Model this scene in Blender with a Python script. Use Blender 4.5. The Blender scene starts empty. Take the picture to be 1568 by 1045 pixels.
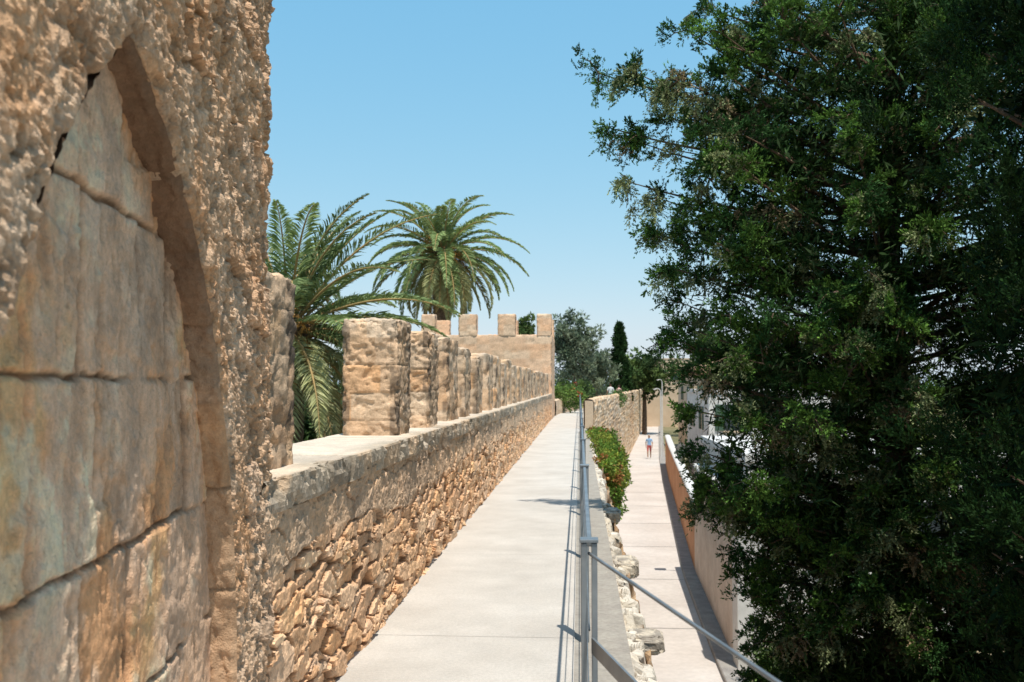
import bpy, math, random
import numpy as np
from mathutils import Vector
random.seed(5)
rng=np.random.default_rng(11)
SC=bpy.context.scene
GZ=-4.15

# ------------------------------------------------------------ helpers
def link(ob,parent=None):
    SC.collection.objects.link(ob)
    if parent is not None: ob.parent=parent
    return ob
def empty(name):
    return link(bpy.data.objects.new(name,None))
def np_mesh(name,V,F,mat=None,col=None,smooth=False,parent=None):
    V=np.asarray(V,dtype=np.float32).reshape(-1,3); F=np.asarray(F,dtype=np.int32)
    me=bpy.data.meshes.new(name); k=F.shape[1]; n=len(F)
    me.vertices.add(len(V)); me.vertices.foreach_set('co',V.ravel())
    me.loops.add(n*k); me.loops.foreach_set('vertex_index',F.ravel())
    me.polygons.add(n); me.polygons.foreach_set('loop_start',np.arange(0,n*k,k,dtype=np.int32))
    me.update(calc_edges=True)
    me.polygons.foreach_set('use_smooth',np.full(n,bool(smooth)))
    if col is not None:
        c=np.ones((len(V),4),dtype=np.float32); c[:,:3]=np.clip(np.asarray(col).reshape(-1,3),0,.85)
        a=me.attributes.new('Col','FLOAT_COLOR','POINT'); a.data.foreach_set('color',c.ravel())
    if mat: me.materials.append(mat)
    return link(bpy.data.objects.new(name,me),parent)
def grid_faces(nv,nu,keep=None,flip=False):
    i=np.arange(nv*nu).reshape(nv,nu)
    a,b,c,d=i[:-1,:-1],i[:-1,1:],i[1:,1:],i[1:,:-1]
    F=np.stack([a,b,c,d] if not flip else [a,d,c,b],-1).reshape(-1,4)
    if keep is not None: F=F[keep.reshape(-1)]
    return F
def hsh(i,j,k,s):
    i=i.astype(np.int64); j=np.asarray(j).astype(np.int64); k=np.asarray(k).astype(np.int64)
    h=(i*73856093)^(j*19349663)^(k*83492791)^(s*265443576)
    h&=0x7fffffff; h=(h^(h>>13))*1274126177; h&=0x7fffffff; h=h^(h>>15); h=(h*2246822519)&0x7fffffff
    h=h^(h>>13)
    return h/float(0x7fffffff)
def vn(p,s=0):
    f=np.floor(p); t=p-f; t=t*t*(3-2*t); f=f.astype(np.int64)
    x,y,z=f[...,0],f[...,1],f[...,2]; u,v,w=t[...,0],t[...,1],t[...,2]
    r=0
    for a in (0,1):
        for b in (0,1):
            for c in (0,1):
                r=r+hsh(x+a,y+b,z+c,s)*(u if a else 1-u)*(v if b else 1-v)*(w if c else 1-w)
    return r
def fbm(p,sc,o=4,s=0,g=.5):
    r=0;a=1;t=0
    for k in range(o):
        r=r+a*vn(p*sc*(2.03**k)+17.3*k,s+k); t+=a; a*=g
    return r/t
def ridge(p,sc,o=4,s=0,g=.55):
    r=0;a=1;t=0
    for k in range(o):
        r=r+a*(1-np.abs(2*vn(p*sc*(2.03**k)+11.3*k,s+k)-1)); t+=a; a*=g
    return r/t
def sm(a,b,x):
    t=np.clip((x-a)/(b-a),0,1); return t*t*(3-2*t)
def lerp(a,b,t):
    t=np.asarray(t)[...,None]; return np.asarray(a)*(1-t)+np.asarray(b)*t
def voro(u,v,cw,ch,jit=.7,s=0,p=3.0):
    best=np.full(u.shape,9.);sec=np.full(u.shape,9.);idv=np.zeros(u.shape);bx=np.zeros(u.shape);by=np.zeros(u.shape)
    r0=np.floor(v/ch).astype(np.int64)
    for dr in (-1,0,1):
        r=r0+dr; off=hsh(r,0*r,0*r,s+5)*3.7
        c0=np.floor(u/cw+off).astype(np.int64)
        for dc in (-1,0,1):
            c=c0+dc
            sx=(c+.5+jit*(hsh(c,r,0*r,s)-.5)-off)*cw; sy=(r+.5+jit*(hsh(c,r,0*r,s+1)-.5))*ch
            dx=np.abs(u-sx)/cw; dy=np.abs(v-sy)/ch
            d=(dx**p+dy**p)**(1/p)
            m=d<best
            sec=np.where(m,best,np.minimum(sec,d)); best=np.where(m,d,best)
            idv=np.where(m,hsh(c,r,0*r,s+2),idv); bx=np.where(m,(u-sx)/cw,bx); by=np.where(m,(v-sy)/ch,by)
    return best,sec-best,idv,bx,by
def facet(u,v,sc,s):
    F1,ED,ID,BX,BY=voro(u,v,sc,sc*.75,.95,s,2)
    return (ID-.5)*.5+BX*(((ID*57.31)%1)-.5)*1.2+BY*(((ID*113.7)%1)-.5)*1.2
def palette(t,cols):
    cols=np.array(cols); n=len(cols); x=np.clip(t,0,.9999)*(n-1); i=x.astype(int); f=(x-i)[...,None]
    return cols[i]*(1-f)+cols[np.minimum(i+1,n-1)]*f
WARM=np.array([1.13,.94,.82])

# ------------------------------------------------------------ materials
def base_mat(name):
    m=bpy.data.materials.new(name); m.use_nodes=True
    return m,m.node_tree,m.node_tree.nodes['Principled BSDF']
def add_bump(nt,b,specs):
    tc=nt.nodes.new('ShaderNodeTexCoord'); prev=None
    for sc,dist,det in specs:
        n=nt.nodes.new('ShaderNodeTexNoise'); n.inputs['Scale'].default_value=sc; n.inputs['Detail'].default_value=min(det,4); n.inputs['Roughness'].default_value=.65
        nt.links.new(tc.outputs['Object'],n.inputs['Vector'])
        bp=nt.nodes.new('ShaderNodeBump'); bp.inputs['Strength'].default_value=1; bp.inputs['Distance'].default_value=dist
        nt.links.new(n.outputs['Fac'],bp.inputs['Height'])
        if prev: nt.links.new(prev.outputs['Normal'],bp.inputs['Normal'])
        prev=bp
    if prev: nt.links.new(prev.outputs['Normal'],b.inputs['Normal'])
    return tc
def mulnoise(nt,tc,colsock,sc,lo,hi,det=3):
    n=nt.nodes.new('ShaderNodeTexNoise'); n.inputs['Scale'].default_value=sc; n.inputs['Detail'].default_value=det; n.inputs['Roughness'].default_value=.7
    nt.links.new(tc.outputs['Object'],n.inputs['Vector'])
    mr=nt.nodes.new('ShaderNodeMapRange'); mr.inputs[1].default_value=.3; mr.inputs[2].default_value=.7; mr.inputs[3].default_value=lo; mr.inputs[4].default_value=hi
    nt.links.new(n.outputs['Fac'],mr.inputs[0])
    vm=nt.nodes.new('ShaderNodeVectorMath'); vm.operation='SCALE'
    nt.links.new(colsock,vm.inputs[0]); nt.links.new(mr.outputs[0],vm.inputs['Scale'])
    return vm.outputs[0]
def mat_attr(name,rough=.92,noises=((40,.8,1.2),),bumps=((50,.01,6),)):
    m,nt,b=base_mat(name); b.inputs['Roughness'].default_value=rough; b.inputs['Specular IOR Level'].default_value=.15
    tc=add_bump(nt,b,bumps)
    a=nt.nodes.new('ShaderNodeAttribute'); a.attribute_name='Col'
    s=a.outputs['Color']
    for sc,lo,hi in noises: s=mulnoise(nt,tc,s,sc,lo,hi)
    nt.links.new(s,b.inputs['Base Color'])
    return m
def mat_plain(name,c1,c2,sc=3,rough=.85,noises=((30,.85,1.15),),bumps=((60,.003,5),),metal=0,spec=.2):
    m,nt,b=base_mat(name); b.inputs['Roughness'].default_value=rough; b.inputs['Metallic'].default_value=metal; b.inputs['Specular IOR Level'].default_value=spec
    tc=add_bump(nt,b,bumps) if bumps else nt.nodes.new('ShaderNodeTexCoord')
    n=nt.nodes.new('ShaderNodeTexNoise'); n.inputs['Scale'].default_value=sc; n.inputs['Detail'].default_value=4
    nt.links.new(tc.outputs['Object'],n.inputs['Vector'])
    r=nt.nodes.new('ShaderNodeValToRGB'); r.color_ramp.elements[0].position=.35; r.color_ramp.elements[1].position=.65
    r.color_ramp.elements[0].color=(*c1,1); r.color_ramp.elements[1].color=(*c2,1)
    nt.links.new(n.outputs['Fac'],r.inputs[0]); s=r.outputs[0]
    for q,lo,hi in noises: s=mulnoise(nt,tc,s,q,lo,hi)
    nt.links.new(s,b.inputs['Base Color'])
    return m
def mat_leaf(name,trans=.25,rough=.55,spec=.2):
    m,nt,b=base_mat(name); b.inputs['Roughness'].default_value=rough; b.inputs['Specular IOR Level'].default_value=spec
    a=nt.nodes.new('ShaderNodeAttribute'); a.attribute_name='Col'
    nt.links.new(a.outputs['Color'],b.inputs['Base Color'])
    t=nt.nodes.new('ShaderNodeBsdfTranslucent'); nt.links.new(a.outputs['Color'],t.inputs['Color'])
    mx=nt.nodes.new('ShaderNodeMixShader'); mx.inputs[0].default_value=trans
    nt.links.new(b.outputs[0],mx.inputs[1]); nt.links.new(t.outputs[0],mx.inputs[2])
    nt.links.new(mx.outputs[0],nt.nodes['Material Output'].inputs['Surface'])
    return m
M_tower=mat_attr('eroded_stone',noises=((9,.82,1.16),(70,.78,1.22)),bumps=((60,.012,5),(200,.004,3)))
M_ashlar=mat_attr('ashlar_stone',noises=((7,.85,1.15),(60,.82,1.14)),bumps=((40,.008,5),(160,.003,4)))
M_rubble=mat_attr('rubble_stone',noises=((14,.84,1.16),(80,.84,1.16)),bumps=((60,.008,5),(200,.003,3)))
M_coping=mat_attr('coping_stone',noises=((6,.85,1.12),(60,.82,1.15)),bumps=((60,.010,5),))
M_leaf=mat_leaf('foliage')
M_conif=mat_leaf('conifer_scales',.12,.7,.1)
M_palm=mat_leaf('palm_leaf',.2,.42)
M_bark=mat_plain('bark',(.09,.06,.04),(.2,.14,.1),8,.95,bumps=((25,.03,6),))
M_walk=mat_plain('walkway_concrete',(.51,.47,.43),(.58,.54,.50),1.3,.9,noises=((3,.93,1.05),(45,.88,1.06),(160,.84,1.12)),bumps=((120,.003,4),))
M_lane=mat_plain('lane_paving',(.50,.45,.42),(.58,.53,.50),.5,.9,noises=((6,.9,1.06),),bumps=((60,.004,4),))
M_joint=mat_plain('joint_dirt',(.30,.27,.24),(.36,.33,.29),5,.95)
M_mortar=mat_attr('ledge_mortar',noises=((20,.8,1.15),),bumps=((50,.012,5),))
M_steel=mat_plain('galvanised_steel',(.20,.23,.26),(.28,.31,.34),12,.45,noises=(),bumps=None,metal=.5,spec=.4)
M_white=mat_plain('white_plaster',(.60,.58,.56),(.68,.66,.64),1.5,.9,noises=((6,.9,1.05),))
M_pink=mat_plain('cream_plaster',(.56,.45,.37),(.66,.56,.48),1.0,.9,noises=((5,.85,1.1),))
M_terra=mat_plain('ochre_plaster',(.42,.20,.10),(.55,.30,.17),1.0,.9)
M_beige=mat_plain('beige_plaster',(.54,.41,.29),(.62,.49,.36),.7,.9)
M_tile=mat_plain('roof_tile',(.34,.20,.13),(.48,.32,.22),3,.9)
M_glass=mat_plain('window_dark',(.03,.04,.05),(.05,.06,.07),2,.2,noises=(),bumps=None,spec=.5)
M_wood=mat_plain('shutter_green',(.06,.10,.07),(.08,.13,.09),5,.6)
M_iron=mat_plain('black_iron',(.02,.02,.02),(.03,.03,.03),5,.5,noises=(),bumps=None,metal=.5)
M_lglass=mat_plain('lantern_glass',(.6,.58,.5),(.7,.68,.6),5,.3,noises=(),bumps=None,spec=.5)
M_ground=mat_plain('dry_ground',(.16,.15,.08),(.30,.25,.16),.12,.95,noises=((2,.7,1.2),),bumps=((3,.05,6),))
M_pave=mat_plain('dark_pavement',(.25,.23,.22),(.33,.31,.29),3,.9)

def box(name,x0,x1,y0,y1,z0,z1,mat,parent=None,bev=0):
    V=[(x,y,z) for z in (z0,z1) for y in (y0,y1) for x in (x0,x1)]
    F=[(0,2,3,1),(4,5,7,6),(0,1,5,4),(1,3,7,5),(3,2,6,7),(2,0,4,6)]
    ob=np_mesh(name,V,F,mat,parent=parent)
    if bev:
        md=ob.modifiers.new('b','BEVEL'); md.width=bev; md.segments=2
    return ob
def tube_vf(P,R,k=8,off=0):
    P=np.asarray(P,float); R=np.asarray(R,float)*np.ones(len(P))
    T=np.gradient(P,axis=0); T/=np.linalg.norm(T,axis=1)[:,None]+1e-9
    ref=np.array([0,0,1.]) if abs(T[0,2])<.9 else np.array([1.,0,0])
    A=np.cross(T,ref); A/=np.linalg.norm(A,axis=1)[:,None]+1e-9; B=np.cross(T,A)
    th=np.linspace(0,2*np.pi,k,endpoint=False)
    V=P[:,None]+R[:,None,None]*(np.cos(th)[None,:,None]*A[:,None]+np.sin(th)[None,:,None]*B[:,None])
    n=len(P); i=np.arange(n*k).reshape(n,k); j=np.roll(i,-1,axis=1)
    F=np.stack([i[:-1],j[:-1],j[1:],i[1:]],-1).reshape(-1,4)
    return V.reshape(-1,3),F+off
def tubes(name,lst,mat,k=8,parent=None,smooth=True):
    Vs=[];Fs=[];o=0
    for P,R in lst:
        V,F=tube_vf(P,R,k,o); Vs.append(V);Fs.append(F);o+=len(V)
    return np_mesh(name,np.concatenate(Vs),np.concatenate(Fs),mat,smooth=smooth,parent=parent)

# ------------------------------------------------------------ world / sun / camera
SUN=Vector((.14,-.33,1)).normalized()
w=bpy.data.worlds.new('World'); SC.world=w; w.use_nodes=True
nt=w.node_tree; bg=nt.nodes['Background']; sky=nt.nodes.new('ShaderNodeTexSky'); sky.sky_type='NISHITA'
sky.sun_disc=False; sky.sun_elevation=math.asin(SUN.z); sky.sun_rotation=math.atan2(SUN.x,SUN.y)
sky.air_density=1.0; sky.dust_density=.8; sky.ozone_density=1.0; sky.altitude=0
SK=.15
sp=nt.nodes.new('ShaderNodeSeparateColor'); cm=nt.nodes.new('ShaderNodeCombineColor'); nt.links.new(sky.outputs[0],sp.inputs[0])
for ch,(k,a) in enumerate(((.88,.90),(.86,.45),(.92,.22))):
    p=nt.nodes.new('ShaderNodeMath'); p.operation='POWER'; p.inputs[1].default_value=a
    q=nt.nodes.new('ShaderNodeMath'); q.operation='MULTIPLY'; q.inputs[1].default_value=k*SK**(a-1)
    nt.links.new(sp.outputs[ch],p.inputs[0]); nt.links.new(p.outputs[0],q.inputs[0]); nt.links.new(q.outputs[0],cm.inputs[ch])
nt.links.new(cm.outputs[0],bg.inputs[0]); bg.inputs[1].default_value=SK
L=bpy.data.lights.new('sun','SUN'); L.energy=5.0; L.angle=math.radians(.5); L.color=(1,.94,.82)
so=link(bpy.data.objects.new('sun',L)); so.rotation_euler=SUN.to_track_quat('Z','Y').to_euler(); so.location=(5,-8,20)
cam=bpy.data.cameras.new('camera'); cam.lens=35; cam.sensor_width=36; cam.clip_end=3000
co=link(bpy.data.objects.new('camera',cam)); co.location=(0,0,1.6)
co.rotation_euler=(math.radians(90+2.55),0,math.radians(3.87)); SC.camera=co
cam.dof.use_dof=True; cam.dof.focus_distance=6; cam.dof.aperture_fstop=5.6
SC.view_settings.view_transform='Standard'; SC.view_settings.look='None'; SC.view_settings.exposure=0

# ------------------------------------------------------------ ground
np_mesh('ground',[(-1500,-300,GZ),(1500,-300,GZ),(1500,2500,GZ),(-1500,2500,GZ)],[(0,1,2,3)],M_ground)

# ------------------------------------------------------------ near tower with pointed niche
tower=empty('stone_tower')
C0=np.array([-1.345,4.25]); SD=np.array([.160,-.987]); N0=np.array([.987,.160])
def TP(s,z,h):
    h=h-.012*(z-1)
    xy=C0+s[...,None]*SD+h[...,None]*N0
    return np.concatenate([xy,z[...,None]],-1)
CX,CZ,R=2.613,.60,1.883
DX,DZ,R2=.84,.5,2.283
SAP=2.095
def sdarch(s,z):
    d1=np.hypot(s-CX,z-CZ); d2=np.hypot(s-DX,z-DZ)
    a=np.where(z>CZ,R-d1,s-(CX-R)); b=np.where(z>DZ,R2-d2,DX+R2-s)
    return np.minimum(a,b)
cell=.0085
us=np.concatenate([np.linspace(-.3,-.02,12),np.arange(0,3.45,cell),np.arange(3.45,7,.06)])
zs=np.concatenate([np.arange(-.1,3.6,cell),np.arange(3.6,4.6,.04)])
U,Z=np.meshgrid(us,zs); S=np.maximum(U,0)
q=np.stack([S,Z,S*0+.5],-1)
wob=(fbm(q,6,4,3)-.5)*.03
sd=sdarch(S,Z)+wob
e=1e-3
gx=(sdarch(S+e,Z)-sdarch(S-e,Z))/(2*e); gz=(sdarch(S,Z+e)-sdarch(S,Z-e))/(2*e)
near=(np.abs(sd)<.55*cell)&(S<3.4)
S2=np.where(near,S-gx*sd,S); Z2=np.where(near,Z-gz*sd,Z)
inside=(sd>0)&(~near)
Sw=S+(fbm(q,8,4,40,.6)-.5)*.14; Zw=Z+(fbm(q,8,4,41,.6)-.5)*.12
F1,ED,ID,BX,BY=voro(Sw,Zw,.36,.18,.85,21,5)
rub=sm(.0,.09,ED)*(.3+.7*ID)*.03+(BX*(ID-.5)+BY*(.5-ID))*.035
fc1=facet(Sw,Zw,.10,201); fc2=facet(Sw+.3,Zw,.04,203); fc3=facet(Sw,Zw+.1,.019,205)
outd=-sd
band=sm(.30,.24,outd)*(S>.0)
left=sm(1.9,2.4,S)
rg=ridge(q,14,4,107); pits=sm(.56,.68,fbm(q,34,3,9)); pits2=sm(.54,.66,fbm(q,12,4,19,.65))
big=(fbm(q,2.2,3,13)-.5)*.045
h=big+fc1*.018*(1-.65*band)+fc2*.014*(1-.35*band)+fc3*.010+(rg-.6)*.013-pits*.009-pits2*.013
h=h+rub*(1-band)*(1-left*.8)
h=h+band*.012
h=h-.02*np.exp(-np.maximum(outd,0)/.012)
h=h-.02*np.exp(-S/.02)*(S<.3)
H=np.where(inside,-.15,h)
H=np.where(U<0,U-.02,H)
V=TP(S2,Z2,H)
tn=fbm(q,3,5,31); tn2=fbm(q,7,4,33); lich=sm(.5,.66,fbm(q,5,5,35,.6))
c=lerp((.58,.48,.37),(.60,.42,.27),sm(.42,.62,tn))
c=lerp(c,(.42,.365,.31),sm(.5,.7,tn2)*.5)
c=lerp(c,palette(ID,[(.46,.35,.25),(.60,.46,.32),(.64,.53,.41),(.50,.43,.36),(.64,.44,.28)]),.5*(1-band)*(1-left*.5))
c=lerp(c,(.28,.255,.225),lich*.45*(.3+.7*left))
c=lerp(c,(.70,.64,.55),sm(.55,.7,fbm(q,12,3,36))*.4)
c=c*(1-.25*pits[...,None])*(1-.25*pits2[...,None])*(1+.25*fc2[...,None])
c=lerp(c,(.2,.16,.12),(1-sm(0,.05,ED))*.5*(1-band)*(1-left))
keep=~(inside[:-1,:-1]&inside[:-1,1:]&inside[1:,1:]&inside[1:,:-1])
np_mesh('front_wall',V,grid_faces(*U.shape,keep=keep,flip=True),M_tower,c*WARM*1.06,False,tower)
# niche back
us=np.arange(.5,3.5,.008); zs=np.arange(-.1,2.6,.008)
U,Z=np.meshgrid(us,zs); q=np.stack([U,Z,U*0+3.1],-1)
Uw=U+(fbm(q,7,4,50,.6)-.5)*.05; Zw=Z+(fbm(q,6,4,51,.6)-.5)*.04
zj=[-.2,.36,.79,1.2,1.62,2.04,2.7]
vj=[[.9,1.7,2.5,3.2],[1.2,1.95,2.8],[.95,1.38,1.75,2.15,2.75],[1.15,1.5,2.05,2.6,3.1],[1.14,1.36,1.68,2.15,2.6],[1.5,1.85,2.35]]
jd=np.full(U.shape,9.);idc=np.zeros(U.shape)
for zz in zj: jd=np.minimum(jd,np.abs(Zw-zz))
for i,row in enumerate(vj):
    m=(Zw>=zj[i])&(Zw<zj[i+1])
    for k,x in enumerate(row): jd=np.where(m,np.minimum(jd,np.abs(Uw-x)*.5),jd)
    idc=np.where(m,(np.searchsorted(row,Uw)*.37+i*.61)%1.0,idc)
jw=.002+.013*fbm(q,5,4,52,.65)
gro=(1-sm(.4,1.3,jd/jw))*sm(.25,.45,fbm(q,3,3,58))
scr=sm(.56,.66,fbm(q*np.array([1,.3,1]),18,4,56,.65))
fca=facet(Uw,Zw,.22,211); fcb=facet(Uw,Zw+.2,.05,213)
H=-.085-gro*.018+(fbm(q,3,4,53)-.5)*.02+(idc-.5)*.014-scr*.008+fca*.012+fcb*.006+(ridge(q,20,4,55)-.6)*.006
tn=fbm(q,2.2,5,61,.6); t2=fbm(q*np.array([1,.4,1]),4,5,62,.65)
c=lerp((.62,.51,.41),(.68,.43,.24),sm(.43,.56,tn)*.8)
c=lerp(c,(.46,.41,.36),sm(.50,.61,t2)*.6)
c=lerp(c,(.74,.66,.57),sm(.52,.62,fbm(q,3,5,65,.65))*.65)
c=c*(.88+.24*idc[...,None])*(.75+.5*fbm(q,9,5,66,.65)[...,None])
c=lerp(c,(.24,.17,.12),np.clip(gro*.8+scr*.35,0,1))
np_mesh('niche_back',TP(U,Z,H),grid_faces(*U.shape,flip=True),M_ashlar,c*np.array([1.17,.93,.78])*1.07,True,tower)
# reveal ring
zz=np.linspace(-.1,CZ,90)[:-1]
a1=math.acos((CX-SAP)/R); b1=math.acos((SAP-DX)/R2)
an=np.linspace(0,a1,200); bn=np.linspace(b1,0,200)[1:]
rs=np.concatenate([np.full(89,CX-R),CX-R*np.cos(an)]); rz=np.concatenate([zz,CZ+R*np.sin(an)])
ls=np.concatenate([DX+R2*np.cos(bn),np.full(50,DX+R2)]); lz=np.concatenate([DZ+R2*np.sin(bn),np.linspace(DZ,-.1,51)[1:]])
ps=np.concatenate([rs,ls]); pz=np.concatenate([rz,lz])
ds=np.concatenate([[0],np.cumsum(np.hypot(np.diff(ps),np.diff(pz)))])
hh=np.linspace(.0,-.14,22)
PS,HH=np.meshgrid(ps,hh); PZ=np.tile(pz,(22,1)); DS=np.tile(ds,(22,1))
q=np.stack([PS,PZ,HH],-1)
gs=(sdarch(PS+e,PZ-1e-4)-sdarch(PS-e,PZ-1e-4))/(2*e); gzz=(sdarch(PS,PZ+e)-sdarch(PS,PZ-e))/(2*e)
ph=(DS+.05*np.sin(DS*3))%.33; jdd=np.minimum(ph,.33-ph); gro=np.exp(-(jdd/.006)**2)
o=.004+(fbm(q,5,4,71))*.026-gro*.012+facet(DS,HH,.05,215)*.014+(ridge(q,22,4,72)-.6)*.014-.014*np.exp((HH)/.010)
idr=hsh(np.floor((DS+.05*np.sin(DS*3))/.33),0*DS,0*DS,4)
c=lerp((.58,.35,.20),(.54,.39,.28),idr); c=lerp(c,(.22,.15,.1),gro*.6); c=c*(.6+.8*fbm(q,8,5,74,.6)[...,None])
c=lerp(c,(.18,.11,.075),sm(1.4,2.0,PZ)*.85)  # shade under the arch head painted into the reveal colour
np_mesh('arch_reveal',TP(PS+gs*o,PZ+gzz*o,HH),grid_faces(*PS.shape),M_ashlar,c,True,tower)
a=C0+0.02*SD-.2*N0; b=C0+7*SD-.2*N0
pts=[(a[0]-.03,a[1]),(b[0]-.03,b[1]),(-7,-2.7),(-7,4.2)]
V=[(x,y,z) for z in (GZ,4.55) for x,y in pts]
np_mesh('tower_body',V,[(0,1,5,4),(1,2,6,5),(2,3,7,6),(3,0,4,7),(4,5,6,7)],M_beige,parent=tower)

# ------------------------------------------------------------ battlement wall on the left
bat=empty('battlement_wall')
def ysteps(y0,y1,a):
    r=[y0]
    while r[-1]<y1: r.append(r[-1]+a*max(1,r[-1]/5.))
    r[-1]=y1; return np.array(r)
ys=ysteps(4.05,47.5,.0105); zs=np.arange(-.02,1.09,.0105)
Y,Z=np.meshgrid(ys,zs); q=np.stack([Y,Z,Y*0],-1)
Yw=Y+(fbm(q,9,4,80,.65)-.5)*.10; Zw=Z+(fbm(q,3,4,81,.6)-.5)*.11
F1,ED,ID,BX,BY=voro(Yw,Zw,.36,.115,.9,82,6)
f1,ed2,id2,bx2,by2=voro(Yw+.1,Zw,.16,.06,.95,182,4)
G1,GE,GI,GX,GY=voro(Y+(fbm(q,9,3,180)-.5)*.06,Z+(fbm(q,9,3,181)-.5)*.04,.48,.25,.5,87,7)
top=sm(.74,.76,Z+(fbm(q,1.3,2,88)-.5)*.3)
small=(ID>.74)
ED=np.where(small,np.minimum(ED,ed2),ED); idd=np.where(small,id2,ID)
mask=sm(.02,.085,ED)
fa=facet(Yw,Zw,.10,221); fb=facet(Yw,Zw+.3,.035,223)
h=mask*(.3+.7*idd)*.052+(BX*(idd-.5)*.05+BY*(.6-ID)*.04)*mask+fa*.013+fb*.007+(fbm(q,16,4,83,.6)-.5)*.010
h2=sm(.0,.03,GE)*.035+(GI-.5)*.025+fa*.014+fb*.008+(fbm(q,14,4,84,.6)-.5)*.012
H=h*(1-top)+h2*top
H=np.where(ED<.02*(1-top),H-.014,H)
ce=palette((idd*7.3)%1,[(.60,.43,.28),(.72,.58,.43),(.48,.35,.24),(.74,.53,.33),(.62,.51,.40),(.70,.47,.28),(.46,.39,.31)])
ce=lerp((.28,.19,.12),ce,mask)
ct=palette((GI*5.1)%1,[(.46,.39,.31),(.56,.46,.35),(.40,.36,.30),(.60,.48,.35)])
ct=lerp((.18,.14,.10),ct,sm(0,.03,GE))
c=lerp(ce,ct,top*.85)
c=lerp(c,(.32,.28,.235),sm(.50,.60,fbm(q,2.5,5,85,.65))*sm(.3,.9,Z)*.5)
c=lerp(c,(.76,.61,.44),sm(.5,.62,fbm(q,2,5,86,.65))*.3*mask)
c=c*(1+.2*fb[...,None])
np_mesh('parapet_face',np.stack([-1.35+H,Y,Z],-1),grid_faces(*Y.shape),M_rubble,c*WARM*1.07,False,bat)
prof=[(-1.99,.9),(-1.99,1.1),(-1.985,1.17),(-1.96,1.20)]+[(x,1.2) for x in np.linspace(-1.9,-1.36,14)]+[(-1.335,1.2),(-1.316,1.2),(-1.302,1.197),(-1.296,1.185),(-1.295,1.165),(-1.295,1.145),(-1.295,1.12),(-1.296,1.095),(-1.298,1.07),(-1.305,1.05),(-1.33,1.04),(-1.38,1.04)]
prof=np.array(prof)
ys=ysteps(4.05,47.5,.013)
PX,Y=np.meshgrid(prof[:,0],ys); PZ=np.tile(prof[:,1],(len(ys),1))
q=np.stack([PX,Y,PZ],-1)
cy=Y+(fbm(q*np.array([.3,1,.3]),.8,2,90)-.5)*.8; bl=np.floor(cy/.62); ph=cy%.62; jd=np.minimum(ph,.62-ph)
g=np.exp(-(jd/.008)**2); idb=hsh(bl,0*bl,0*bl,91)
edge=sm(-1.42,-1.31,PX); su=PX-PZ
fa=facet(Y,su,.12,231); fb=facet(Y,su,.045,233)
d=(fa*.022+fb*.010+(fbm(q,6,4,92,.6)-.5)*.025)*(.3+.7*edge)-g*.015+(idb-.5)*.02
chip=sm(.56,.62,fbm(q,5,4,95,.65))*edge*.03
X2=PX+np.where(PX>-1.4,d-chip,0); Z2=PZ+d*.35*(1-edge*.4)-(PX<-1.30)*chip*.5
c=lerp((.58,.52,.45),(.44,.40,.34),sm(.4,.65,fbm(q,3,5,93)));
c=lerp(c,(.64,.59,.525),sm(-1.36,-1.5,PX)*.8)
c=lerp(c,(.30,.27,.225),sm(-1.325,-1.30,PX)*sm(.3,.5,fbm(q,4,5,96,.65))*.8)
c=lerp(c,(.54,.41,.29),sm(-1.33,-1.30,PX)*sm(.53,.60,fbm(q,3,4,97,.6))*.6)
c=c*(.85+.3*idb[...,None]); c=lerp(c,(.18,.16,.13),g*.6)
np_mesh('coping',np.stack([X2,Y,Z2],-1),grid_faces(*Y.shape,flip=True),M_coping,c*np.array([1.05,.97,.9]),False,bat)

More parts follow.
